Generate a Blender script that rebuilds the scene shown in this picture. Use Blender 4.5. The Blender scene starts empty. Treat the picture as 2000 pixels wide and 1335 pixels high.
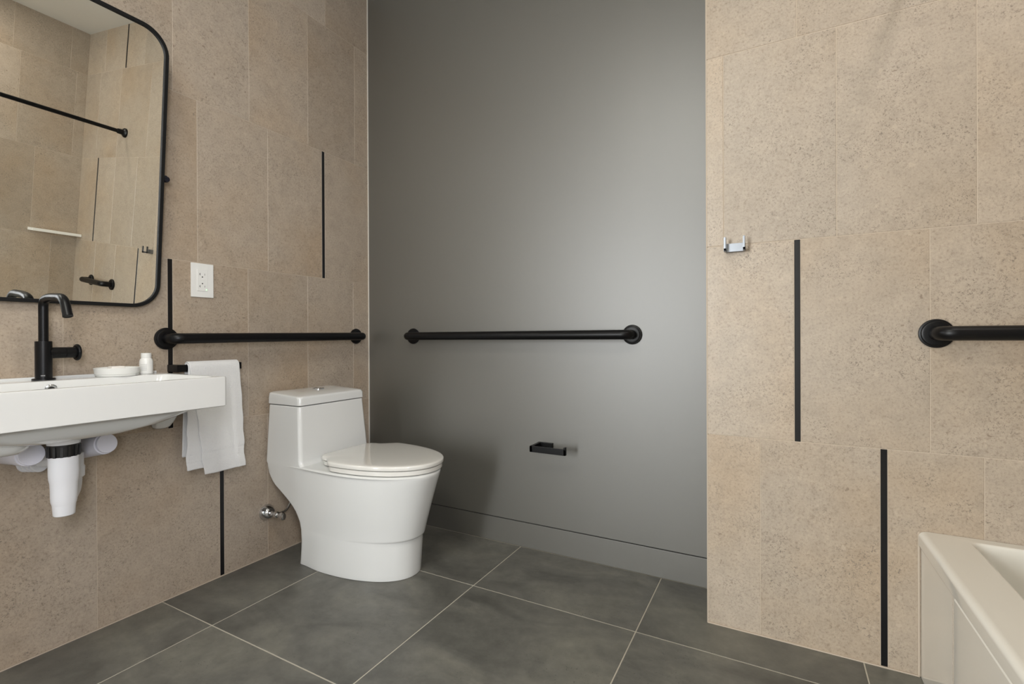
import bpy, bmesh, math, random
from mathutils import Vector, Matrix
sc = bpy.context.scene
COL = sc.collection
R = math.radians
random.seed(7)

# ------------------------------------------------------------------ camera
CAM = Vector((1.8916, -1.9004, 0.9187))
yaw, pit, roll, F_PX, V0 = R(28.52), R(-0.1446), R(-0.2384), 953.79, 660.65
cam_d = bpy.data.cameras.new('camera'); cam = bpy.data.objects.new('camera', cam_d); COL.objects.link(cam)
Fv = Vector((-math.sin(yaw), math.cos(yaw), 0)); Rv = Vector((math.cos(yaw), math.sin(yaw), 0)); Uv = Vector((0, 0, 1))
F2 = Fv * math.cos(pit) + Uv * math.sin(pit); U2 = Uv * math.cos(pit) - Fv * math.sin(pit)
# image axes turned by the small roll
Rx = Rv * math.cos(roll) + U2 * math.sin(roll)
Ux = U2 * math.cos(roll) - Rv * math.sin(roll)
M3 = Matrix((Rx, Ux, -F2)).transposed()
cam.matrix_world = Matrix.Translation(CAM) @ M3.to_4x4()
cam_d.sensor_fit = 'HORIZONTAL'; cam_d.sensor_width = 36.0
cam_d.lens = F_PX / 2000.0 * 36.0
cam_d.shift_x = 0.0
cam_d.shift_y = (V0 - 667.5) / 2000.0
cam_d.clip_start = 0.02
sc.camera = cam

# ------------------------------------------------------------------ world, lights, exposure
sc.view_settings.view_transform = 'Standard'; sc.view_settings.look = 'None'
sc.view_settings.exposure = 0.0; sc.view_settings.gamma = 1.0; sc.view_settings.use_curve_mapping = False
w = bpy.data.worlds.new('world'); sc.world = w; w.use_nodes = True
w.node_tree.nodes['Background'].inputs[0].default_value = (0.80, 0.90, 1.0, 1)
w.node_tree.nodes['Background'].inputs[1].default_value = 0.02

def area(name, loc, target, sx, sy, power, col, spread=180):
    d = bpy.data.lights.new(name, 'AREA'); d.shape = 'RECTANGLE'; d.size = sx; d.size_y = sy
    d.energy = power; d.color = col; d.spread = R(spread)
    o = bpy.data.objects.new(name, d); COL.objects.link(o); o.location = loc
    o.rotation_euler = (Vector(target) - Vector(loc)).to_track_quat('-Z', 'Y').to_euler()
    return o
area('key_light_through_opening', (-0.15, -5.0, 1.25), (0.75, -3.35, 1.15), 1.5, 2.1, 272, (0.965, 0.995, 1.0))  # added key light, standing in for the unseen source behind the camera
area('right_fill_light', (2.84, -2.40, 1.45), (0.0, -0.9, 1.2), 0.8, 1.3, 80, (0.92, 0.94, 1.0))  # added fill for the left wall and right-facing surfaces; no window here
area('ceiling_fill_light', (1.3, -2.2, 2.68), (1.3, -2.2, 0), 0.5, 0.5, 24, (1.0, 0.985, 0.90))  # overhead fill added for general room brightness, no fixture
area('tub_fill_light', (2.5, -1.0, 2.68), (2.5, -1.0, 0), 0.12, 0.12, 6, (1.0, 0.93, 0.86))  # small warm fill added over the tub, no fixture

# ------------------------------------------------------------------ materials
def s2l(c):
    return tuple(((x / 255) / 12.92 if x / 255 <= 0.04045 else (((x / 255) + 0.055) / 1.055) ** 2.4) for x in c)
def mat(name, rgb=None, rough=0.5, metal=0.0, coat=0.0, spec=0.5, emit=None):
    m = bpy.data.materials.new(name); m.use_nodes = True
    b = m.node_tree.nodes['Principled BSDF']
    if rgb is not None: b.inputs['Base Color'].default_value = (*s2l(rgb), 1)
    b.inputs['Roughness'].default_value = rough; b.inputs['Metallic'].default_value = metal
    b.inputs['Coat Weight'].default_value = coat; b.inputs['Coat Roughness'].default_value = 0.05
    b.inputs['Specular IOR Level'].default_value = spec
    if emit:
        b.inputs['Emission Color'].default_value = (*s2l(emit[0]), 1); b.inputs['Emission Strength'].default_value = emit[1]
    return m
class NT:
    def __init__(s, m): s.t = m.node_tree; s.n = s.t.nodes; s.b = s.n['Principled BSDF']
    def new(s, ty, **k):
        x = s.n.new(ty)
        for a, v in k.items(): setattr(x, a, v)
        return x
    def link(s, a, b): s.t.links.new(a, b)
    def noise(s, vec, scale, detail=3, rough=0.5, dist=0.0):
        x = s.new('ShaderNodeTexNoise'); x.inputs['Scale'].default_value = scale; x.inputs['Detail'].default_value = detail
        x.inputs['Roughness'].default_value = rough; x.inputs['Distortion'].default_value = dist
        s.link(vec, x.inputs['Vector']); return x.outputs['Fac']
    def ramp(s, fac, stops):
        x = s.new('ShaderNodeValToRGB'); e = x.color_ramp.elements
        while len(e) < len(stops): e.new(0.5)
        for i, (p, c) in enumerate(stops): e[i].position = p; e[i].color = (*c, 1) if len(c) == 3 else c
        s.link(fac, x.inputs[0]); return x.outputs[0]
    def mix(s, fac, a, b, mode='MIX'):
        x = s.new('ShaderNodeMix', data_type='RGBA', blend_type=mode)
        if isinstance(fac, (int, float)): x.inputs[0].default_value = fac
        else: s.link(fac, x.inputs[0])
        for i, v in ((6, a), (7, b)):
            if isinstance(v, tuple): x.inputs[i].default_value = (*v, 1)
            else: s.link(v, x.inputs[i])
        return x.outputs[2]
    def math(s, op, a, b=None):
        x = s.new('ShaderNodeMath', operation=op)
        for i, v in ((0, a), (1, b)):
            if v is None: continue
            if isinstance(v, (int, float)): x.inputs[i].default_value = v
            else: s.link(v, x.inputs[i])
        return x.outputs[0]
    def bump(s, h, strength, dist=0.01):
        x = s.new('ShaderNodeBump'); x.inputs['Strength'].default_value = strength; x.inputs['Distance'].default_value = dist
        s.link(h, x.inputs['Height']); s.link(x.outputs[0], s.b.inputs['Normal'])
    def pos(s, per_object=True):
        g = s.new('ShaderNodeNewGeometry'); oi = s.new('ShaderNodeObjectInfo')
        if not per_object: return g.outputs['Position'], oi.outputs['Random']
        m = s.new('ShaderNodeVectorMath', operation='SCALE'); c = s.new('ShaderNodeCombineXYZ')
        for i in range(3): s.link(oi.outputs['Random'], c.inputs[i])
        s.link(c.outputs[0], m.inputs[0]); m.inputs['Scale'].default_value = 37.0
        a = s.new('ShaderNodeVectorMath', operation='ADD'); s.link(g.outputs['Position'], a.inputs[0]); s.link(m.outputs[0], a.inputs[1])
        return a.outputs[0], oi.outputs['Random']

def limestone(name, base):
    m = mat(name, rough=0.40, spec=0.6); t = NT(m); v, rnd = t.pos()
    b = s2l(base)
    k = lambda f: tuple(x * f for x in b)
    warm = (b[0] * 1.04, b[1] * 0.97, b[2] * 0.88); cool = (b[0] * 0.95, b[1] * 0.97, b[2] * 1.0)
    big = t.noise(v, 2.2, 3, 0.5)
    c = t.ramp(big, [(0.30, tuple(x * 0.94 for x in warm)), (0.52, k(1.0)), (0.72, tuple(x * 1.07 for x in cool))])
    med = t.noise(v, 20, 5, 0.7, 0.5)
    c = t.mix(1.0, c, t.ramp(med, [(0.28, (0.88,) * 3), (0.5, (1.0,) * 3), (0.74, (1.09,) * 3)]), 'MULTIPLY')
    fine = t.noise(v, 150, 5, 0.75)
    c = t.mix(1.0, c, t.ramp(fine, [(0.32, (0.66, 0.63, 0.60)), (0.46, (0.97,) * 3), (0.60, (1.02,) * 3), (0.72, (1.24,) * 3)]), 'MULTIPLY')
    # dark pits gathered in patches
    pits = t.noise(v, 190, 2, 0.5, 1.2)
    clump = t.noise(v, 7, 3, 0.6)
    pm = t.math('MULTIPLY', t.ramp(pits, [(0.59, (0,) * 3), (0.65, (1,) * 3)]), t.ramp(clump, [(0.44, (0.22,) * 3), (0.60, (0.95,) * 3)]))
    c = t.mix(pm, c, k(0.50))
    # larger brown marks
    vo = t.new('ShaderNodeTexVoronoi'); vo.inputs['Scale'].default_value = 26; vo.inputs['Randomness'].default_value = 1
    dv = t.new('ShaderNodeVectorMath', operation='ADD'); nz = t.new('ShaderNodeTexNoise'); nz.inputs['Scale'].default_value = 45
    t.link(v, nz.inputs['Vector']); sm = t.new('ShaderNodeVectorMath', operation='SCALE'); sm.inputs['Scale'].default_value = 0.03
    t.link(nz.outputs['Color'], sm.inputs[0]); t.link(v, dv.inputs[0]); t.link(sm.outputs[0], dv.inputs[1]); t.link(dv.outputs[0], vo.inputs['Vector'])
    sep = t.new('ShaderNodeSeparateColor'); t.link(vo.outputs['Color'], sep.inputs[0])
    spot = t.math('MULTIPLY', t.math('LESS_THAN', vo.outputs['Distance'], 0.10), t.math('GREATER_THAN', sep.outputs[0], 0.80))
    c = t.mix(t.math('MULTIPLY', spot, 0.55), c, (b[0] * 0.42, b[1] * 0.36, b[2] * 0.32))
    # pale shell fragments
    v2 = t.new('ShaderNodeTexVoronoi'); v2.inputs['Scale'].default_value = 17; t.link(dv.outputs[0], v2.inputs['Vector'])
    s2 = t.new('ShaderNodeSeparateColor'); t.link(v2.outputs['Color'], s2.inputs[0])
    sp2 = t.math('MULTIPLY', t.math('LESS_THAN', v2.outputs['Distance'], 0.13), t.math('GREATER_THAN', s2.outputs[1], 0.86))
    c = t.mix(t.math('MULTIPLY', sp2, 0.35), c, tuple(min(1, x * 1.25) for x in b))
    # each tile a touch lighter or darker
    c = t.mix(1.0, c, t.ramp(rnd, [(0.0, (0.92, 0.915, 0.91)), (1.0, (1.07, 1.07, 1.075))]), 'MULTIPLY')
    t.link(c, t.b.inputs['Base Color'])
    t.bump(fine, 0.12, 0.002)
    return m
def slate(name, base):
    m = mat(name, rough=0.42, spec=0.4); t = NT(m); v, rnd = t.pos()
    b = s2l(base); k = lambda f: tuple(x * f for x in b)
    st = t.new('ShaderNodeVectorMath', operation='MULTIPLY'); st.inputs[1].default_value = (1.0, 1.6, 1.0); t.link(v, st.inputs[0])
    c = t.ramp(t.noise(st.outputs[0], 3.2, 6, 0.6, 0.6), [(0.30, k(0.64)), (0.5, k(1.0)), (0.70, (b[0] * 1.4, b[1] * 1.39, b[2] * 1.33))])
    c = t.mix(1.0, c, t.ramp(t.noise(v, 22, 6, 0.7), [(0.3, (0.82,) * 3), (0.55, (1.0,) * 3), (0.75, (1.16,) * 3)]), 'MULTIPLY')
    f = t.noise(v, 160, 2, 0.5)
    pm = t.math('MULTIPLY', t.ramp(f, [(0.66, (0,) * 3), (0.72, (0.7,) * 3)]), t.ramp(t.noise(v, 6, 2), [(0.48, (0,) * 3), (0.6, (1,) * 3)]))
    c = t.mix(pm, c, k(0.45))
    c = t.mix(1.0, c, t.ramp(rnd, [(0.0, (0.93,) * 3), (1.0, (1.07,) * 3)]), 'MULTIPLY')
    t.link(c, t.b.inputs['Base Color'])
    t.link(t.ramp(t.noise(v, 9, 4, 0.6), [(0.3, (0.36,) * 3), (0.7, (0.52,) * 3)]), t.b.inputs['Roughness'])
    t.bump(t.noise(v, 60, 3, 0.6), 0.05, 0.002)
    return m
M = {}
M['stone'] = limestone('limestone_look_tile', (170, 156, 139))
M['floor'] = slate('dark_grey_floor_tile', (99, 98, 92))
M['grout'] = mat('pale_grout', (184, 170, 153), 0.9)
M['floor_grout'] = mat('pale_floor_grout', (178, 172, 158), 0.9)
M['caulk'] = mat('white_caulk', (226, 222, 212), 0.45)
M['paint'] = mat('grey_eggshell_paint', (86, 84, 77), 0.47, spec=1.0)
M['white_paint'] = mat('white_ceiling_paint', (226, 224, 218), 0.8)
M['ceramic'] = mat('white_glazed_ceramic', (219, 220, 218), 0.16, coat=0.5)
M['seat'] = mat('white_seat_plastic', (222, 220, 214), 0.12, coat=0.6)
M['dark_gap'] = mat('shadow_gap', (40, 40, 38), 0.8)
M['black'] = mat('matte_black_metal', (7, 7, 9), 0.38, metal=0.0, spec=0.28)
M['frame'] = mat('matte_black_frame', (8, 8, 9), 0.62, spec=0.3)
M['strip'] = mat('satin_black_strip', (16, 16, 18), 0.30, metal=0.0, spec=0.4)
M['chrome'] = mat('polished_chrome', (205, 207, 210), 0.14, metal=1.0)
M['satin'] = mat('satin_chrome', (138, 142, 148), 0.36, metal=1.0)
M['mirror'] = mat('silvered_mirror_glass', (238, 240, 236), 0.0, metal=1.0)
M['pvc'] = mat('white_pvc', (232, 233, 236), 0.3)
M['cover'] = mat('pale_lilac_vinyl_cover', (222, 222, 232), 0.45)
M['blackplastic'] = mat('black_nut_plastic', (26, 26, 27), 0.4)
M['navy'] = mat('dark_navy_knob', (14, 17, 30), 0.35)
M['plate'] = mat('white_outlet_plastic', (228, 228, 224), 0.35)
M['slot'] = mat('outlet_slot', (40, 38, 36), 0.7)
M['print'] = mat('grey_print', (150, 150, 150), 0.6)
M['led'] = mat('green_led', (190, 255, 190), 0.4, emit=((170, 255, 175), 1.6))
M['tub'] = mat('white_enamel', (222, 219, 210), 0.16, coat=0.5)
M['dish'] = mat('white_porcelain', (226, 226, 222), 0.28)
M['soap'] = mat('ivory_soap', (232, 228, 222), 0.5)
M['shelf'] = mat('white_stone_shelf', (235, 233, 226), 0.35)
M['paint'].node_tree.nodes['Principled BSDF'].inputs['IOR'].default_value = 1.7
def towel_mat():
    m = mat('white_terry_cloth', (232, 232, 231), 0.95, spec=0.1); t = NT(m); v, _ = t.pos(False)
    t.bump(t.noise(v, 330, 3, 0.7), 0.9, 0.004)
    t.b.inputs['Sheen Weight'].default_value = 0.3
    return m
M['towel'] = towel_mat()
def paint_grain():
    t = NT(M['paint']); v, _ = t.pos(False)
    st = t.new('ShaderNodeVectorMath', operation='MULTIPLY'); st.inputs[1].default_value = (1.0, 1.0, 0.25); t.link(v, st.inputs[0])
    t.bump(t.noise(st.outputs[0], 160, 2), 0.03, 0.002)
paint_grain()

# ------------------------------------------------------------------ mesh helpers
ORG = {}
def finish(bm, ang=38):
    bmesh.ops.remove_doubles(bm, verts=bm.verts, dist=1e-6)
    bmesh.ops.recalc_face_normals(bm, faces=bm.faces)
    for f in bm.faces: f.smooth = True
    for e in bm.edges:
        if len(e.link_faces) == 2 and e.calc_face_angle(0) > R(ang): e.smooth = False
def obj(name, bm, m, parent=None, kind=None, ang=38, local=False):
    """bm is in world metres (or already local to the parent when local=True)"""
    finish(bm, ang)
    me = bpy.data.meshes.new(name)
    if parent is not None and not local:
        off = ORG[parent.name]
        for v in bm.verts: v.co -= off
    bm.to_mesh(me); bm.free(); me.materials.append(M[m] if isinstance(m, str) else m)
    o = bpy.data.objects.new(name, me); COL.objects.link(o)
    if ang < 170:
        wn = o.modifiers.new('face_weighted_normals', 'WEIGHTED_NORMAL'); wn.keep_sharp = True; wn.weight = 60
    if parent is not None:
        o.parent = parent; ORG[o.name] = ORG[parent.name]
    else: ORG[o.name] = Vector((0, 0, 0))
    if kind: o['kind'] = kind
    return o
def thing(name, label, cat, loc, group=None, rot=(0, 0, 0)):
    o = bpy.data.objects.new(name, None); COL.objects.link(o); o.location = loc; o.rotation_euler = rot
    o.empty_display_size = 0.05
    o['label'] = label; o['category'] = cat
    if group: o['group'] = group
    ORG[o.name] = Vector(loc)
    return o
def tag(o, label, cat, group=None):
    o['label'] = label; o['category'] = cat
    if group: o['group'] = group
def add_box(bm, x0, x1, y0, y1, z0, z1, bev=0.0, seg=2):
    r = bmesh.ops.create_cube(bm, size=1.0)
    vs = r['verts']
    for v in vs:
        v.co = Vector(((x0 + x1) / 2 + v.co.x * (x1 - x0), (y0 + y1) / 2 + v.co.y * (y1 - y0), (z0 + z1) / 2 + v.co.z * (z1 - z0)))
    if bev > 0:
        es = list({e for v in vs for e in v.link_edges})
        bmesh.ops.bevel(bm, geom=es, offset=bev, segments=seg, profile=0.5, affect='EDGES', clamp_overlap=True)
    return bm
def box(*a, **k): return add_box(bmesh.new(), *a, **k)
def loft(bm, rings, cap0=True, cap1=True, closed=True):
    L = [[bm.verts.new(p) for p in r] for r in rings]; n = len(rings[0])
    for a, b in zip(L[:-1], L[1:]):
        for i in range(n if closed else n - 1):
            j = (i + 1) % n; bm.faces.new((a[i], a[j], b[j], b[i]))
    if cap0: bm.faces.new(L[0])
    if cap1: bm.faces.new(L[-1])
    return bm
def frame_for(d):
    d = Vector(d).normalized(); a = Vector((0, 0, 1)) if abs(d.z) < 0.9 else Vector((1, 0, 0))
    u = d.cross(a).normalized(); return u, d.cross(u).normalized()
def lathe(bm, origin, axis, prof, n=40):
    """prof: list of (distance along axis, radius)"""
    o = Vector(origin); d = Vector(axis).normalized(); u, v = frame_for(d)
    rings = []
    for s, r in prof:
        r = max(r, 1e-5)
        rings.append([o + d * s + (u * math.cos(2 * math.pi * i / n) + v * math.sin(2 * math.pi * i / n)) * r for i in range(n)])
    return loft(bm, rings)
def fillet(pts, rad, seg=8):
    out = [Vector(pts[0])]
    rads = rad if isinstance(rad, (list, tuple)) else [rad] * len(pts)
    for i in range(1, len(pts) - 1):
        p, a, b = Vector(pts[i]), Vector(pts[i - 1]), Vector(pts[i + 1])
        da, db = (a - p), (b - p); r = min(rads[i], da.length * .49, db.length * .49)
        s, e = p + da.normalized() * r, p + db.normalized() * r
        for k in range(seg + 1):
            t = k / seg; out.append(s * (1 - t) ** 2 + p * 2 * t * (1 - t) + e * t * t)
    out.append(Vector(pts[-1])); return out
def tube(bm, path, rad, n=24, caps=True):
    P = [Vector(p) for p in path]; rads = rad if isinstance(rad, (list, tuple)) else [rad] * len(P)
    rings = []; u = None
    for i, p in enumerate(P):
        d = (P[min(i + 1, len(P) - 1)] - P[max(i - 1, 0)]).normalized()
        if u is None: u, v = frame_for(d)
        else:
            u = (u - d * u.dot(d)).normalized(); v = d.cross(u)
        rings.append([p + (u * math.cos(2 * math.pi * k / n) + v * math.sin(2 * math.pi * k / n)) * rads[i] for k in range(n)])
    return loft(bm, rings, caps, caps)
def rrect(cx, cy, hx, hy, r, seg=6):
    """rounded rectangle in a plane, counter-clockwise, 4*(seg+1) points"""
    r = min(r, hx * .999, hy * .999); out = []
    for sx, sy, a0 in ((1, 1, 0), (-1, 1, 90), (-1, -1, 180), (1, -1, 270)):
        for k in range(seg + 1):
            a = R(a0 + 90 * k / seg)
            out.append((cx + sx * (hx - r) + r * math.cos(a), cy + sy * (hy - r) + r * math.sin(a)))
    return out
def rr(x0, x1, y0, y1, r, z, seg=6):
    return [Vector((a, b, z)) for a, b in rrect((x0 + x1) / 2, (y0 + y1) / 2, (x1 - x0) / 2, (y1 - y0) / 2, r, seg)]

# ------------------------------------------------------------------ room shell
ZC, YC, XE, XD, YF = 2.695, -0.222, 1.692, 2.868, -3.35
YE = -3.35
def shell(name, *boxes, m='white_paint'):
    bm = bmesh.new()
    for b in boxes: add_box(bm, *b)
    return obj(name, bm, m, kind='structure', ang=20)
TH = 0.010; PR = 0.0008   # tile thickness, how far it stands proud of the grout
floor = shell('floor', (-0.15, 3.05, YF - .15, 0.2, -0.12, -PR), m='floor_grout')
ceil = shell('ceiling', (-0.15, 3.05, YF - .15, 0.2, ZC, ZC + 0.12), m='white_paint')
wl = shell('wall_left', (-0.15, -PR, YF, 0.0, 0, ZC), m='grout')
wb = obj('wall_back', box(0.0, XE + .003, 0.0, 0.15, 0.112, ZC), 'paint', kind='structure', ang=20)
wa = shell('wall_alcove', (XE + .004, 3.05, YC + PR, 0.15, 0, ZC), m='grout')
wr = shell('wall_right', (XD + PR, 3.05, YF, YC + PR, 0, ZC), m='grout')
wf = shell('wall_front', (-0.15, 0.28, YF - .12, YF, 0, ZC), (0.28, 1.08, YF - .12, YF, 2.1, ZC), (1.08, 3.05, YF - .12, YF, 0, ZC), m='white_paint')   # unseen opening behind the camera, added to shape the key light's falloff
wt = shell('wall_tub_end', (2.225, XD, -1.88, -1.76, 0, ZC), m='white_paint')

TILE_CACHE = {}
def tile(parent, axis, a0, a1, b0, b1, plane, m, gap=0.0017, name='tile', thick=TH):
    """one tile lying on the plane; a,b are its two in-plane ranges"""
    ha, hb = (a1 - a0) / 2 - gap / 2, (b1 - b0) / 2 - gap / 2
    key = (axis, round(ha, 4), round(hb, 4), m)
    if key not in TILE_CACHE:
        bm = bmesh.new()
        if axis == 'x': add_box(bm, -thick, 0, -ha, ha, -hb, hb, 0.0009, 1)      # faces +x
        elif axis == '-x': add_box(bm, 0, thick, -ha, ha, -hb, hb, 0.0009, 1)
        elif axis == '-y': add_box(bm, -ha, ha, 0, thick, -hb, hb, 0.0009, 1)
        elif axis == 'z': add_box(bm, -ha, ha, -hb, hb, -thick, 0, 0.0009, 1)
        for f in bm.faces: f.smooth = False
        me = bpy.data.meshes.new(name); bm.to_mesh(me); bm.free(); me.materials.append(M[m]); TILE_CACHE[key] = me
    o = bpy.data.objects.new(name, TILE_CACHE[key]); COL.objects.link(o)
    ca, cb = (a0 + a1) / 2, (b0 + b1) / 2
    o.location = {'x': (plane, ca, cb), '-x': (plane, ca, cb), '-y': (ca, plane, cb), 'z': (ca, cb, plane)}[axis]
    o.parent = parent
    return o
SW = 0.0165
def tiled(parent, axis, plane, lo, hi, rows, seams):
    """seams: per row, positions along the wall; a tuple ('s', pos) is a black metal strip set in the joint"""
    for r, (z0, z1) in enumerate(rows):
        cur = lo
        S = sorted([(s[1], True) if isinstance(s, tuple) else (s, False) for s in seams[r]])
        S = [s for s in S if lo + .03 < s[0] < hi - .01] + [(hi, False)]
        for p, is_strip in S:
            e = p - (SW / 2 if is_strip else 0)
            tile(parent, axis, cur, e, z0, z1, plane, 'stone')
            if is_strip: 
                o = tile(parent, axis, p - SW / 2, p + SW / 2, z0, z1, plane + {'x': .0004, '-x': -.0004, '-y': -.0004}[axis], 'strip', gap=0.0012, name='metal_strip')
            cur = p + (SW / 2 if is_strip else 0)
RL = [(0.002, .601), (.601, 1.202), (1.202, 1.803), (1.803, 2.404), (2.404, ZC)]
tiled(wl, 'x', 0.0, YE, 0.0, RL, [
    [-.29, -.584, ('s', -.777), -1.173, -1.47, -1.77, -2.07, -2.37, -2.67, -2.97],
    [-.107, -.380, -.667, ('s', -.957), -1.253, -1.55, -1.85, -2.15, -2.45, -2.75, -3.05],
    [('s', -.289), -.577, -.863, -1.15, -1.45, -1.75, -2.05, -2.35, -2.65, -2.95],
    [-.092, -.374, -.659, -.945, -1.235, -1.53, -1.83, -2.13, -2.43, -2.73, -3.03],
    [-.273, -.57, -.86, -1.15, -1.45, -1.75, -2.05, -2.35, -2.65, -2.95]])
RCz = [(0.002, .605), (.605, 1.205), (1.205, 1.805), (1.805, 2.405), (2.405, ZC)]
tiled(wa, '-y', YC, XE + .001, XD, RCz, [
    [1.844, ('s', 2.150), 2.358, 2.65],
    [('s', 1.944), 2.250, 2.55],
    [1.743, 2.042, 2.345, ('s', 2.604)],
    [1.944, 2.345, 2.65],
    [1.80, 2.05, ('s', 2.30), 2.6]])
tiled(wr, '-x', XD, -1.76, YC, RCz, [
    [-.52, -.82, -1.12, -1.42], [-.37, -.67, -.97, -1.27, -1.57],
    [-.485, -.785, -1.085, -1.385], [-.284, -.584, -.884, -1.184, -1.484], [-.324, -.624, -.924, -1.224, -1.524]])
# floor tiles
gx = [0.0, .297, .899, 1.501, 2.103, 2.705, XD + .0]; gy = [YF, -3.408 + .001, -2.803, -2.198, -1.593, -.988, -.383, 0.0]
gy = [YF, -2.803, -2.198, -1.593, -.988, -.383, 0.0]
for i in range(len(gx) - 1):
    for j in range(len(gy) - 1):
        tile(floor, 'z', gx[i], gx[i + 1], gy[j], gy[j + 1], 0.0, 'floor', gap=0.0034)
# baseboard, recess line over it
bb = obj('baseboard_back', box(0.003, XE, -0.0005, 0.11, 0.001, 0.1075, bev=.0012), 'paint', kind='structure')
obj('trim_1', box(0.002, XE, 0.004, 0.02, 0.1072, 0.1122), 'dark_gap', kind='structure')
# caulk beads
obj('trim_2', box(0.0, 0.0045, -0.0035, 0.001, 0.11, ZC), 'caulk', kind='structure')
obj('trim_3', box(0.0, 0.004, YE, -0.001, 0.0, 0.0035), 'grout', kind='structure')
obj('trim_4', box(XE, 2.226, YC - .004, YC + .001, 0.0, 0.0035), 'grout', kind='structure')
obj('trim_5', box(XE - .001, XE + .0025, YC - .0006, YC + .01, 0.0, ZC), 'grout', kind='structure')

# ------------------------------------------------------------------ grab bars
def grab_bar(label, p0, p1, out, group='matte black grab bars'):
    """p0,p1: centres of the two wall flanges, out: direction away from the wall"""
    p0, p1, out = Vector(p0), Vector(p1), Vector(out)
    t = thing('grab_bar', label, 'grab bar', (p0 + p1) / 2, group)
    off = 0.060
    pts = fillet([p0 + out * .004, p0 + out * off, p1 + out * off, p1 + out * .004], .046, 12)
    obj('bar_tube', tube(bmesh.new(), pts, .0185, 32), 'black', t, ang=60)
    for p in (p0, p1):
        obj('flange', lathe(bmesh.new(), p, out, [(0.0, .0375), (.004, .0385), (.0075, .0375), (.0085, .034), (.0085, .0335), (.011, .032), (.0125, .028), (.0125, .0188)], 48), 'black', t)
    return t
grab_bar('black grab bar on the beige tiled wall above the white towel', (0, -.972, .919), (0, -.092, .927), (1, 0, 0))
grab_bar('black grab bar across the plain grey wall beside the toilet', (.303, 0, .926), (1.394, 0, .927), (0, -1, 0))
grab_bar('short black grab bar on the tiled alcove wall above the bathtub', (2.262, YC, .924), (2.575, YC, .924), (0, -1, 0))

# ------------------------------------------------------------------ mirror
MT = R(4.8)
mir = thing('wall_mirror', 'rounded rectangular tilting mirror in a thin black frame above the basin', 'mirror', (.05, -1.33, 1.47), rot=(0, MT, 0))
hw, hh, cr = .330, .461, .080
def ringyz(hy, hz, r, x, seg=12): return [Vector((x, a, b)) for a, b in rrect(0, .014, hy, hz, r, seg)]
fw = .011
MZ = .014
obj('frame', loft(bmesh.new(), [ringyz(hw - fw, hh - fw, cr - fw, .0), ringyz(hw - fw, hh - fw, cr - fw, .0055), ringyz(hw - fw + .001, hh - fw + .001, cr - fw + .001, .0065),
     ringyz(hw - .001, hh - .001, cr - .001, .0065), ringyz(hw, hh, cr, .0055), ringyz(hw, hh, cr, -.014), ringyz(hw - .003, hh - .003, cr - .003, -.016)], False, True), 'frame', mir, local=True)
obj('mirror_glass', loft(bmesh.new(), [ringyz(hw - fw + .0015, hh - fw + .0015, cr - fw, .0), ringyz(hw - fw + .0015, hh - fw + .0015, cr - fw, -.004)], True, True), 'mirror', mir, local=True)
mm = bmesh.new()
lathe(mm, (-.006, hw, -.0), (0, 1, 0), [(0, .009), (.010, .009), (.012, .006), (.013, .0)], 24)
obj('pivot_knob', mm, 'navy', mir, local=True)
mm = bmesh.new(); lathe(mm, (-.050, hw + .010, -.004), (1, 0, 0), [(0.0015, .015), (.005, .015), (.007, .011), (.03, .009), (.044, .011), (.052, .009)], 24)
br = obj('pivot_bracket', mm, 'navy', mir, local=True)

# ------------------------------------------------------------------ wash basin
ZR = .803
BX, BY0, BY1 = .410, -1.645, -1.003
sink = thing('wash_basin', 'white rectangular wall-mounted ceramic wash basin under the mirror', 'sink', (0.0, -1.324, .70))
def dome(x, y): return 0
rings = [
    rr(.17, .23, -1.36, -1.29, .03, .6555), rr(.12, .29, -1.41, -1.24, .07, .657), rr(.07, .325, -1.48, -1.18, .09, .663),
    rr(.045, .350, -1.54, -1.115, .09, .678), rr(.035, .368, -1.59, -1.065, .08, .700), rr(.030, .376, -1.60, -1.050, .06, .7125),
    rr(.003, BX - .003, BY0 + .003, BY1 - .003, .006, .7125), rr(.001, BX, BY0, BY1, .008, .7155), rr(.001, BX, BY0, BY1, .008, ZR - .004),
    rr(.0015, BX - .001, BY0 + .001, BY1 - .001, .008, ZR - .001), rr(.003, BX - .004, BY0 + .004, BY1 - .004, .008, ZR),
    rr(.115, BX - .014, BY0 + .020, BY1 - .022, .03, ZR), rr(.117, BX - .017, BY0 + .023, BY1 - .025, .03, ZR - .002), rr(.122, BX - .022, BY0 + .03, BY1 - .034, .03, ZR - .02),
    rr(.135, BX - .04, BY0 + .06, BY1 - .075, .04, ZR - .085), rr(.15, BX - .07, BY0 + .10, BY1 - .12, .05, ZR - .105), rr(.195, .205, -1.329, -1.319, .004, ZR - .112)]
bm = loft(bmesh.new(), rings)
obj('basin_bowl', bm, 'ceramic', sink, ang=50)
obj('back_lip', box(.0005, .012, BY0, BY1 - .004, ZR - .001, ZR + .0065, bev=.0015), 'ceramic', sink)
for y0, y1 in ((-1.035, -.968), (-1.47, -1.405)):
    yc = (y0 + y1) / 2; h = (y1 - y0) / 2
    rg = []
    for z, k, xf in ((.722, 1.25, .16), (.70, 1.15, .13), (.67, 1.0, .095), (.635, .85, .07), (.617, .68, .055), (.609, .4, .035)):
        rg.append(rr(.001, xf, yc - h * k, yc + h * k, .02, z))
    obj('mounting_lug', loft(bmesh.new(), rg), 'ceramic', sink, ang=60)
rg = [rr(.16, .33, -1.545, -1.385, .05, .706), rr(.17, .32, -1.530, -1.398, .05, .685), rr(.18, .31, -1.525, -1.406, .045, .662), rr(.19, .30, -1.515, -1.414, .04, .650), rr(.20, .29, -1.505, -1.427, .025, .6420), rr(.22, .27, -1.485, -1.45, .01, .640)]
obj('support_foot', loft(bmesh.new(), rg), 'ceramic', sink, ang=60)
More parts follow.
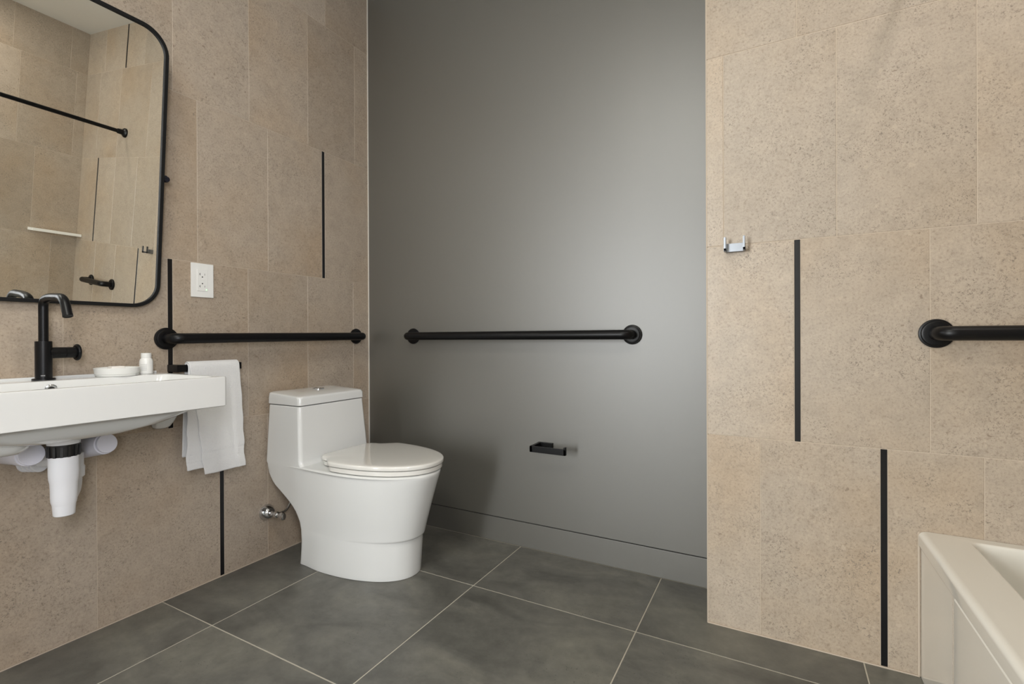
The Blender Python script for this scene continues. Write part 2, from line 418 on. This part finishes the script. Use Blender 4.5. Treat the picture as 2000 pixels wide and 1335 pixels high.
# overflow ring in the bowl's rear wall
mm = bmesh.new(); lathe(mm, (.1235, -1.322, .7800), (1, 0, -.18), [(-.004, .014), (.001, .014), (.0022, .012), (.0015, .0080), (-.003, .0078)], 32)
obj('overflow_ring', mm, 'chrome', sink)
mm = bmesh.new(); lathe(mm, (.1225, -1.322, .7800), (1, 0, -.18), [(0, .0079), (.0008, .0078)], 24)
obj('overflow_hole', mm, 'slot', sink)
mm = bmesh.new(); lathe(mm, (.2, -1.324, .690), (0, 0, 1), [(0, .02), (.003, .022), (.006, .02), (.008, .0)], 32)
obj('drain_plug', mm, 'chrome', sink)

# ------------------------------------------------------------------ drain trap
trap = thing('sink_drain_trap', 'white drain trap with a black ribbed nut hanging under the basin', 'pipe', (.2, -1.324, .43))
tx, ty = .205, -1.3235
mm = lathe(bmesh.new(), (tx, ty, .6605), (0, 0, -1), [(-.006, .034), (0, .0355), (.002, .0355), (.014, .0345), (.022, .0345)], 40); obj('flange_collar', mm, 'pvc', trap)
mm = bmesh.new()
lathe(mm, (tx, ty, .640), (0, 0, -1), [(0, .0330), (.004, .0336), (.034, .0315), (.036, .030)], 48)
for k in range(14):
    a = 2 * math.pi * k / 14; c, s = math.cos(a), math.sin(a)
    p = Vector((tx + c * .0330, ty + s * .0330, 0)); u = Vector((-s, c, 0)) * .0028; o_ = Vector((c, s, 0)) * .0022
    loft(mm, [[p + u - o_ + Vector((0, 0, z)), p - u - o_ + Vector((0, 0, z)), p - u + o_ + Vector((0, 0, z)), p + u + o_ + Vector((0, 0, z))] for z in (.634, .606)])
obj('slip_nut', mm, 'blackplastic', trap)
mm = lathe(bmesh.new(), (tx, ty, .605), (0, 0, -1), [(-.002, .0308), (0, .0318), (.045, .0320), (.060, .0312), (.070, .0290), (.085, .0283), (.11, .0278), (.120, .0272), (.128, .0252), (.131, .0246), (.156, .0228), (.158, .021), (.158, 0)], 44)
obj('tailpiece_cover', mm, 'pvc', trap, ang=50)
p = fillet([(tx - .01, ty, .500), (tx - .045, ty + .020, .482), (.108, ty + .050, .490), (.104, ty + .053, .578)], .04, 8)
obj('trap_bend', tube(bmesh.new(), p, .0235, 24), 'pvc', trap)
mm = lathe(bmesh.new(), (.104, ty + .053, .520), (0, 0, 1), [(0, .025), (.003, .028), (.03, .029), (.034, .0262), (.07, .026)], 32); obj('bend_nut', mm, 'pvc', trap)
p = fillet([(.104, ty + .053, .55), (.104, ty + .053, .582), (.06, ty + .015, .578), (.002, ty - .022, .568)], .03, 8)
obj('waste_arm', tube(bmesh.new(), p, .022, 24), 'pvc', trap)
mm = bmesh.new()
for k in range(4): lathe(mm, (.010 + k * .011, ty - .018 + k * .006, .570), (1, .5, 0), [(0, .0235), (.002, .0285), (.006, .0285), (.008, .0235)], 28)
obj('arm_nut', mm, 'pvc', trap)

# ------------------------------------------------------------------ covered shut-off valves
def stop_cover(label, back, front, r0, r1):
    back, front = Vector(back), Vector(front)
    d = (front - back); L = d.length
    t = thing('valve_cover', label, 'pipe cover', back, 'covered shut-off valves under the basin')
    obj('cover_sleeve', lathe(bmesh.new(), back, d, [(0, r0 * .9), (.004, r0), (L * .55, r0), (L * .75, r1 * 1.06), (L - .012, r1 * 1.06), (L - .010, r1 * 1.02), (L - .010, r1 * .8)], 40), 'cover', t, ang=60)
    obj('end_cap', lathe(bmesh.new(), back, d, [(L - .014, r1 * .93), (L - .003, r1 * .97), (L - .001, r1 * .95), (L, r1 * .90)], 40), 'cover', t)
    return t
stop_cover('lilac-white capped valve cover left of the drain trap', (.004, -1.392, .607), (.172, -1.377, .6165), .030, .0295)
stop_cover('lilac-white capped valve cover right of the drain trap', (.004, -1.232, .580), (.150, -1.2035, .6105), .030, .0290)

# ------------------------------------------------------------------ faucet
fc = thing('faucet', 'matte black single-hole faucet with a side wheel handle on the basin', 'faucet', (.06, -1.321, ZR))
fx, fy = .060, -1.317
mm = lathe(bmesh.new(), (fx, fy, ZR), (0, 0, 1), [(0, .0255), (.0035, .0255), (.0045, .0245), (.0045, .018)], 40); obj('base_plate', mm, 'black', fc)
mm = lathe(bmesh.new(), (fx, fy, ZR + .004), (0, 0, 1), [(0, .0187), (.104, .0187), (.106, .0180), (.106, .011)], 40); obj('faucet_body', mm, 'black', fc)
p = fillet([(fx, fy, ZR + .10), (fx, fy, 1.0305), (.105, fy, 1.0365), (.193, fy, 1.032), (.216, fy, .982)], [0, .024, .02, .028, 0], 9)
obj('spout', tube(bmesh.new(), p, .0110, 28), 'black', fc, ang=60)
mm = lathe(bmesh.new(), (.2155, fy, .9835), (.4, 0, -.92), [(-.002, .0114), (.004, .0114), (.0045, .0095), (.003, .0085), (.003, 0)], 28); obj('aerator', mm, 'black', fc)
zh = .8795
mm = lathe(bmesh.new(), (fx, fy + .012, zh), (0, 1, 0), [(0, .0160), (.0335, .0160), (.034, .0148), (.035, .0148), (.0355, .0157), (.062, .0157), (.064, .012)], 32)
obj('handle_stem', mm, 'black', fc)
mm = bmesh.new()
wy = fy + .0755
ring = [Vector((fx + math.cos(a) * .0200, wy, zh + math.sin(a) * .0200)) for a in [2 * math.pi * k / 36 for k in range(37)]]
tube(mm, ring, .0046, 12, caps=False)
for k in range(4):
    a = R(45 + 90 * k); tube(mm, [(fx, wy - .001, zh), (fx + math.cos(a) * .0200, wy, zh + math.sin(a) * .0200)], .0026, 8)
lathe(mm, (fx, wy - .008, zh), (0, 1, 0), [(0, .006), (.010, .006), (.0115, .004), (.0118, 0)], 20)
obj('wheel_handle', mm, 'black', fc)
# small maker's mark: a faint row of strokes on the body's foot, illegible in the photograph
mm = bmesh.new()
dirv = Vector((math.cos(R(-22)), math.sin(R(-22)), 0)); tn = Vector((-dirv.y, dirv.x, 0))
for k in range(4):
    c = Vector((fx, fy, ZR + .013)) + dirv * .0186 + tn * (-.0036 + .0024 * k)
    loft(mm, [[c + tn * .0007 + Vector((0, 0, z)), c - tn * .0007 + Vector((0, 0, z)), c - tn * .0007 + dirv * .0004 + Vector((0, 0, z)), c + tn * .0007 + dirv * .0004 + Vector((0, 0, z))] for z in (-.0015, .0018)])
obj('mark', mm, 'print', fc)

# ------------------------------------------------------------------ dish, soap, bottle
dx, dy = .070, -1.146
ds = thing('soap_dish', 'round shallow white soap dish on the basin ledge', 'dish', (dx, dy, ZR))
mm = lathe(bmesh.new(), (dx, dy, ZR), (0, 0, 1), [(0, .050), (.001, .0525), (.0055, .0540), (.006, .0526), (.0072, .0545), (.024, .0575), (.0258, .0577), (.0265, .0567), (.0255, .0552), (.010, .051), (.009, 0)], 56)
obj('dish_bowl', mm, 'dish', ds)
mm = bmesh.new(); add_box(mm, dx - .018, dx + .016, dy - .020, dy + .018, ZR + .0095, ZR + .0305, bev=.005, seg=3)
so = obj('soap_bar', mm, 'soap'); tag(so, 'pale bar of soap lying in the round white dish', 'soap')
bx, by = .050, -1.056
bt = thing('small_bottle', 'small white ribbed bottle on the basin ledge beside the soap dish', 'bottle', (bx, by, ZR))
mm = lathe(bmesh.new(), (bx, by, ZR), (0, 0, 1), [(0, .0165), (.0015, .0185), (.018, .0190), (.040, .0190), (.046, .0176), (.051, .0148), (.053, .0136)], 40); obj('bottle_body', mm, 'dish', bt, ang=60)
mm = lathe(bmesh.new(), (bx, by, ZR + .052), (0, 0, 1), [(0, .0138), (.001, .0144), (.015, .0144), (.0165, .0132), (.0165, 0)], 40); obj('cap', mm, 'dish', bt)
mm = bmesh.new()
for z in (.0125, .017, .021, .026, .031):
    cur = []
    for k in range(9):
        a = R(-75 + 7 * k)
        cur.append((math.cos(a), math.sin(a)))
    lo = [[Vector((bx + c * .01905, by + s * .01905, ZR + z)), Vector((bx + c * .01905, by + s * .01905, ZR + z + .0007)), Vector((bx + c * .01925, by + s * .01925, ZR + z + .0007)), Vector((bx + c * .01925, by + s * .01925, ZR + z))] for c, s in cur]
    loft(mm, lo)
obj('label_print', mm, 'print', bt)

# ------------------------------------------------------------------ towel bar and towel
tb = thing('towel_bar', 'flat black towel bar on the tiled wall behind the basin corner', 'towel bar', (0, -.88, .815))
obj('bar', box(.060, .068, -.970, -.742, .8020, .8270, bev=.0012), 'black', tb)
obj('mounting_post', box(.0, .061, -.968, -.946, .8020, .8270, bev=.001), 'black', tb)
obj('end_return', box(.054, .068, -.7430, -.7390, .8020, .8270, bev=.001), 'black', tb)
def towel():
    bm = bmesh.new()
    top = .829; bz = .815; bxm = .064
    def sheet(ya_t, yb_t, ya_b, yb_b, zf, zb, lift, nseg=44, seed=0, back=True, wave=1.0):
        path = []
        nf = 60
        for i in range(nf + 1):
            z = zf + (bz - zf) * i / nf; path.append(('f', z))
        for i in range(1, 10):
            path.append(('t', 180 * i / 10))
        nb = 30
        for i in range(nb + 1):
            z = bz - (bz - zb) * i / nb; path.append(('b', z))
        rows = []
        for kind, q in path:
            row = []
            for j in range(nseg + 1):
                s = j / nseg
                if kind == 'f': h = (bz - q) / (bz - zf); x = bxm + .0085 + lift; z = q
                elif kind == 't': h = 0; a = R(q); x = bxm + (.0085 + lift) * math.cos(a); z = bz + (.0125 + lift) * math.sin(a)
                else: h = (bz - q) / (bz - zf); x = bxm - .0085 - lift; z = q
                sgn = 1 if kind == 'f' else 0
                ya = ya_t + (ya_b - ya_t) * h ** .8; yb = yb_t + (yb_b - yb_t) * h
                y = ya + (yb - ya) * s
                if kind == 'f':
                    x += wave * h * (.004 * math.sin(s * 5.5 + seed) + .0015 * math.sin(s * 13 + 2 * seed)) + .006 * h
                    st = 1 / (1 + math.exp(-(s - .80) * 60)); x += .006 * st * min(1, h * 3)     # pressed fold near the right edge
                    y += .0022 * h * math.sin(q * 70 + seed)
                    if .470 < q < .510: x -= .0030 * (0.5 - .5 * math.cos((q - .470) / .040 * math.pi * 6))
                    z += h * (.002 * math.sin(s * 6 + seed) + .002)
                row.append(bm.verts.new((x, y, z)))
            rows.append(row)
        for a, b in zip(rows[:-1], rows[1:]):
            for j in range(nseg): bm.faces.new((a[j], a[j + 1], b[j + 1], b[j]))
    sheet(-.938, -.757, -.950, -.752, .452, .50, .0025, seed=1.0, wave=.5)
    sheet(-.937, -.756, -.893, -.744, .428, .47, .0085, seed=2.3)
    return bm
tw = obj('hand_towel', towel(), 'towel', ang=180)
tw['label'] = 'white folded hand towel draped over the flat black towel bar'; tw['category'] = 'towel'
sd = tw.modifiers.new('thickness', 'SOLIDIFY'); sd.thickness = .005; sd.offset = 0
sb = tw.modifiers.new('smooth', 'SUBSURF'); sb.levels = 1; sb.render_levels = 1

# ------------------------------------------------------------------ outlet
ot = thing('wall_outlet', 'white rectangular outlet with a green light beside the mirror', 'outlet', (0, -.849, 1.136))
oy0, oy1, oz0, oz1 = -.889, -.808, 1.0725, 1.1985
obj('cover_plate', box(.0005, .0055, oy0, oy1, oz0, oz1, bev=.0016), 'plate', ot)
obj('receptacle', box(.005, .0072, -.868, -.830, 1.0955, 1.1755, bev=.001), 'plate', ot)
mm = bmesh.new()
for zc in (1.158, 1.113):
    add_box(mm, .0068, .00745, -.8590, -.8575, zc - .0045, zc + .0045)
    add_box(mm, .0068, .00745, -.8420, -.8408, zc - .0035, zc + .0035)
    add_box(mm, .0068, .00745, -.8618, -.8590, zc - .0008, zc + .0008)
for zc in (1.148, 1.1235): lathe(mm, (.0068, -.850, zc), (1, 0, 0), [(0, .0024), (.0007, .0024)], 12)
obj('socket_slots', mm, 'slot', ot)
obj('test_button', box(.0068, .0080, -.859, -.850, 1.1365, 1.1400, bev=.0004), 'plate', ot)
obj('reset_button', box(.0068, .0080, -.848, -.839, 1.1365, 1.1400, bev=.0004), 'plate', ot)
mm = bmesh.new(); lathe(mm, (.0068, -.8355, 1.1010), (1, 0, 0), [(0, .0022), (.0010, .0020), (.0012, 0)], 16)
obj('indicator_light', mm, 'led', ot)
for zc in (1.0845, 1.1865):
    mm = bmesh.new(); lathe(mm, (.005, -.849, zc), (1, 0, 0), [(0, .0022), (.0011, .0020), (.0013, 0)], 16); obj('screw', mm, 'plate', ot)

# ------------------------------------------------------------------ toilet
TY = -.4205
tl = thing('toilet', 'white one-piece toilet with closed lid in the corner by the grey wall', 'toilet', (.35, TY, 0.0))
def lerp_tab(t, z):
    for (a, va), (b, vb) in zip(t[:-1], t[1:]):
        if z <= b:
            k = 0 if b == a else max(0, (z - a) / (b - a)); k = k * k * (3 - 2 * k) if False else k
            return tuple(p + (q - p) * k for p, q in zip(va, vb)) if isinstance(va, tuple) else va + (vb - va) * k
    return t[-1][1]
def plan(xb, xf, hw_, z, rb=.022, fl=.36, n=2.15, hb=None, inset=0.0, nf=22, cy=TY):
    """toilet outline: squared back with small corner radius, straight sides, elliptical nose"""
    hb = hw_ if hb is None else hb
    xb += inset; xf -= inset; hw_ -= inset; hb -= inset
    xc = xf - min(fl, (xf - xb) * .72)
    half = []
    for k in range(7):
        a = R(90 * k / 6); half.append((xb + rb - rb * math.cos(a), hb - rb + rb * math.sin(a)))
    ns = 8
    for k in range(1, ns):
        t = k / ns; s = t * t * (3 - 2 * t); half.append((xb + rb + (xc - xb - rb) * t, hb + (hw_ - hb) * s))
    for k in range(nf + 1):
        a = R(90) * k / nf
        ca, sa = math.cos(a), math.sin(a)
        half.append((xc + (xf - xc) * (sa ** (2 / n)), hw_ * (ca ** (2 / n)) if ca > 1e-9 else 0.0))
    up = [Vector((x, cy + y, z)) for x, y in half[:-1]]
    dn = [Vector((x, cy - y, z)) for x, y in half[:-1]][::-1]
    return up + [Vector((half[-1][0], cy, z))] + dn
XB = [(0, .170), (.03, .178), (.10, .190), (.15, .192), (.18, .188), (.216, .172), (.24, .152), (.265, .124), (.29, .088), (.315, .052), (.335, .034), (.36, .020), (.39, .013), (.42, .012)]
rings = []
def xf_hw(z, step):
    # nose x, half width of bowl, half width at back
    a = lerp_tab([(0, (.657, .160, .150)), (.16, (.668, .166, .164)), (.25, (.693, .176, .173)), (.33, (.717, .183, .180)), (.39, (.737, .186, .1835)), (.42, (.743, .187, .184))], z)
    return (a[0] + step, a[1] + step * .7, a[2])
SEAT_Y = -.409
zs = [0.0, .002, .02, .06, .10, .13, .146, .150, .153, .158, .18, .20, .22, .24, .26, .28, .30, .315, .33, .345, .36, .375, .39, .398]
for z in zs:
    st = 0.0 if z <= .146 else (.0045 if z < .1515 else (.009 if z < .156 else .010))
    f, h, hb = xf_hw(z, 0); ins = .002 if z == 0 else 0
    r = plan(lerp_tab(XB, z), f + st, h, z, inset=ins, hb=hb)
    rings.append(r)
f, h, hb = xf_hw(.40, .010)
f0 = f
rings.append(plan(.0125, f, h, .403, hb=hb, inset=.0015)); rings.append(plan(.0125, f, h, .407, hb=hb, inset=.006)); rings.append(plan(.0125, f, h, .4085, hb=hb, inset=.014))
bm = loft(bmesh.new(), rings)
# tank block growing out of the rear deck
def tank_ring(x0, x1, hw_, z, r=.015, ins=0): return rr(x0 + ins, x1 - ins, TY - hw_ + ins, TY + hw_ - ins, r, z, 6)
tr = [tank_ring(.060, .240, .1790, .325, .022), tank_ring(.026, .244, .1832, .370, .022), tank_ring(.0122, .248, .1843, .400, .022)]
for z, x1, h_ in ((.4085, .240, .1842), (.416, .2335, .1838), (.428, .2300, .1832), (.46, .2275, .1815), (.52, .222, .1785), (.58, .217, .1755), (.636, .2125, .1725), (.641, .2120, .1722)):
    tr.append(tank_ring(.0126 + (z - .40) * .02, x1, h_, z))
tr.append(tank_ring(.018, .2120, .1722, .6435, ins=.003))
loft(bm, tr)
obj('ceramic_body', bm, 'ceramic', tl, ang=50)
# tank lid: domed towards the back
bm = bmesh.new()
lr = [tank_ring(.0135, .2145, .1738, .6455, ins=.003), tank_ring(.0132, .2150, .1740, .6475), tank_ring(.0132, .2140, .1734, .672)]
def lid_top(ins, r, dz):
    out = []
    for v in tank_ring(.0132, .2135, .1731, 0, r, ins):
        t = (.2135 - v.x) / .196
        u_ = abs(v.y - TY) / .17
        z = .6845 + .0135 * min(1, t) ** .6 - .006 * u_ ** 3 + dz
        out.append(Vector((v.x, v.y, z)))
    return out
lr += [lid_top(0.0, .02, -.004), lid_top(.0015, .02, -.001), lid_top(.0045, .02, .0005), lid_top(.012, .02, .0012), lid_top(.03, .02, .0022), lid_top(.05, .015, .0028), lid_top(.08, .008, .003)]
loft(bm, lr)
obj('tank_lid', bm, 'ceramic', tl, ang=50)
mm = lathe(bmesh.new(), (.112, TY + .004, .6965), (0, 0, 1), [(-.004, .024), (.0020, .0245), (.0032, .023), (.0032, .0195), (.0015, .019), (.0022, .0185), (.0034, .012), (.0036, 0)], 40)
bt_ = obj('flush_button', mm, 'chrome', tl)
mm = bmesh.new(); add_box(mm, .0955, .1285, TY + .0034, TY + .0048, .6975, .7003)
obj('button_split', mm, 'slot', bt_)
# seat ring and lid
def seat_plan(z, ins=0.0, back=.262):
    return plan(back, .753, .197, z, rb=.05, fl=.375, n=2.12, hb=.145, inset=ins, nf=26, cy=SEAT_Y)
bm = loft(bmesh.new(), [seat_plan(.4105, .008), seat_plan(.4120, .006), seat_plan(.414, .0052), seat_plan(.4275, .0048), seat_plan(.4288, .007)])
obj('seat_ring', bm, 'seat', tl, ang=50)
def scaled(ring, k, z):
    c = sum(ring, Vector()) / len(ring)
    return [Vector((c.x + (v.x - c.x) * k, c.y + (v.y - c.y) * k, z)) for v in ring]
def dome_seat(ins, z): return seat_plan(z, ins)
bm = loft(bmesh.new(), [seat_plan(.4305, .004), seat_plan(.4315, .0018), seat_plan(.434, .0), seat_plan(.4425, .0), seat_plan(.4455, .0012), seat_plan(.4475, .0045)] + [scaled(seat_plan(.4475, .0045), k, z) for k, z in ((.965, .4487), (.88, .4498), (.7, .4506), (.4, .4510), (.05, .4511))])
obj('seat_lid', bm, 'seat', tl, ang=50)
obj('hinge_cover', box(.246, .285, TY - .085, TY + .085, .4085, .4300, bev=.006, seg=3), 'seat', tl)

# ------------------------------------------------------------------ supply valve
vy, vz = -.590, .187
sv = thing('supply_valve', 'chrome water supply valve on the tiled wall behind the toilet', 'valve', (0, vy, vz))
mm = lathe(bmesh.new(), (0.0, vy, vz), (1, 0, 0), [(0, .0335), (.003, .0335), (.008, .0305), (.020, .0250), (.028, .018), (.030, .010)], 40); obj('escutcheon', mm, 'chrome', sv)
mm = lathe(bmesh.new(), (.029, vy, vz), (1, 0, 0), [(0, .0080), (.008, .0080), (.009, .0115), (.016, .0115), (.0175, .009), (.024, .009), (.026, .0125), (.036, .0135), (.044, .0120), (.048, .008), (.058, .007)], 28); obj('valve_body', mm, 'chrome', sv)
mm = bmesh.new()
rg = []
for s, a, b in ((0, .004, .006), (.003, .009, .013), (.010, .0115, .0165), (.020, .0115, .0165), (.026, .009, .013), (.028, .004, .006)):
    rg.append([Vector((.084 + s, vy + .001 + a * math.cos(t_), vz - .001 + b * math.sin(t_))) for t_ in [2 * math.pi * k / 28 for k in range(28)]])
loft(mm, rg); obj('oval_handle', mm, 'chrome', sv)
p = fillet([(.060, vy + .006, vz), (.060, vy + .05, vz), (.055, vy + .075, vz + .03), (.055, vy + .085, vz + .08)], .02, 8)
obj('supply_hose', tube(bmesh.new(), p, .0045, 12), 'chrome', sv)

# ------------------------------------------------------------------ toilet paper holder
tp = thing('toilet_paper_holder', 'empty square black toilet paper holder on the grey wall', 'paper holder', (1.02, 0, .458))
obj('wall_plate', box(.988, 1.056, -.014, -.0, .4460, .4700, bev=.0012), 'black', tp)
obj('side_arm', box(.990, 1.002, -.094, -.012, .4455, .4700, bev=.001), 'black', tp)
obj('roll_bar', box(.990, 1.148, -.094, -.086, .4450, .4700, bev=.001), 'black', tp)
obj('end_lip', box(1.1405, 1.148, -.094, -.078, .4450, .4775, bev=.001), 'black', tp)

# ------------------------------------------------------------------ robe hook
hk = thing('robe_hook', 'small square chrome double robe hook on the tiled alcove wall', 'hook', (1.776, YC, 1.203))
obj('hook_plate', box(1.7500, 1.8020, YC - .016, YC, 1.1815, 1.2075, bev=.001), 'satin', hk)
for x0, x1 in ((1.7465, 1.7530), (1.8000, 1.8065)):
    mm = bmesh.new(); add_box(mm, x0, x1, YC - .040, YC - .010, 1.1815, 1.1905, bev=.0007); add_box(mm, x0, x1, YC - .040, YC - .032, 1.1815, 1.2245, bev=.0007)
    obj('prong', mm, 'satin', hk)

# ------------------------------------------------------------------ bathtub
tu = thing('bathtub', 'white enamel alcove bathtub with a raised-edge apron at the right', 'bathtub', (2.54, -.99, 0))
X0, X1, Y0, Y1, ZT = 2.2235, XD - .002, -1.757, YC - .0015, .3935
rings = [rr(2.2290, X1, Y0, Y1, .004, .001), rr(2.2290, X1, Y0, Y1, .004, .345), rr(2.2275, X1, Y0, Y1, .004, .352), rr(X0, X1, Y0, Y1, .004, .357),
         rr(X0, X1, Y0, Y1, .004, ZT - .013), rr(X0 + .0015, X1, Y0, Y1, .004, ZT - .008), rr(X0 + .005, X1, Y0, Y1, .004, ZT - .0035), rr(X0 + .010, X1, Y0, Y1, .004, ZT - .001), rr(X0 + .016, X1, Y0, Y1, .004, ZT)]
for ins, z, r in ((0.0, ZT + .0005, .022), (.004, ZT - .001, .024), (.008, ZT - .006, .026), (.012, ZT - .02, .03), (.035, .20, .08), (.055, .12, .10), (.09, .085, .12), (.15, .078, .10)):
    rings.append(rr(2.318 + ins, X1 - .045 - ins, Y0 + .07 + ins, Y1 - .030 - ins, r, z))
obj('tub_shell', loft(bmesh.new(), rings, True, True), 'tub', tu, ang=45)
# shallow raised middle panel of the apron with a gently sloped end
q = .036
sec = [(2.231, -.494), (2.2289, -.494), (2.2230, -.494 - q), (2.2230, -1.46), (2.2289, -1.46 - q), (2.231, -1.46 - q)]
obj('apron_panel', loft(bmesh.new(), [[Vector((x, y, .002)) for x, y in sec], [Vector((x, y, .352)) for x, y in sec], [Vector((max(x, 2.2275), y, .3585)) for x, y in sec]]), 'tub', tu, ang=3)
obj('trim_6', box(2.2225, 2.2275, YC - .0025, YC + .001, 0.0, .390, bev=.001), 'grout', kind='structure')

# ------------------------------------------------------------------ shower rod and corner shelf (seen in the mirror)
rd = thing('shower_rod', 'black shower curtain rod over the bathtub, seen in the mirror', 'rod', (2.235, -.99, 1.967))
obj('rod_tube', tube(bmesh.new(), [(2.235, YC - .002, 1.967), (2.235, -1.758, 1.967)], .0125, 20), 'black', rd)
for y, s in ((YC, -1), (-1.76, 1)):
    obj('rod_flange', lathe(bmesh.new(), (2.235, y, 1.967), (0, s, 0), [(0, .031), (.008, .031), (.014, .026), (.018, .018), (.045, .0165), (.05, .013)], 32), 'black', rd)
sh = obj('shower_shelf', box(XD - .085, XD, -.498, YC - .0005, 1.2215, 1.2415, bev=.002), 'shelf')
tag(sh, 'narrow white shelf on the shower wall, seen in the mirror', 'shelf')
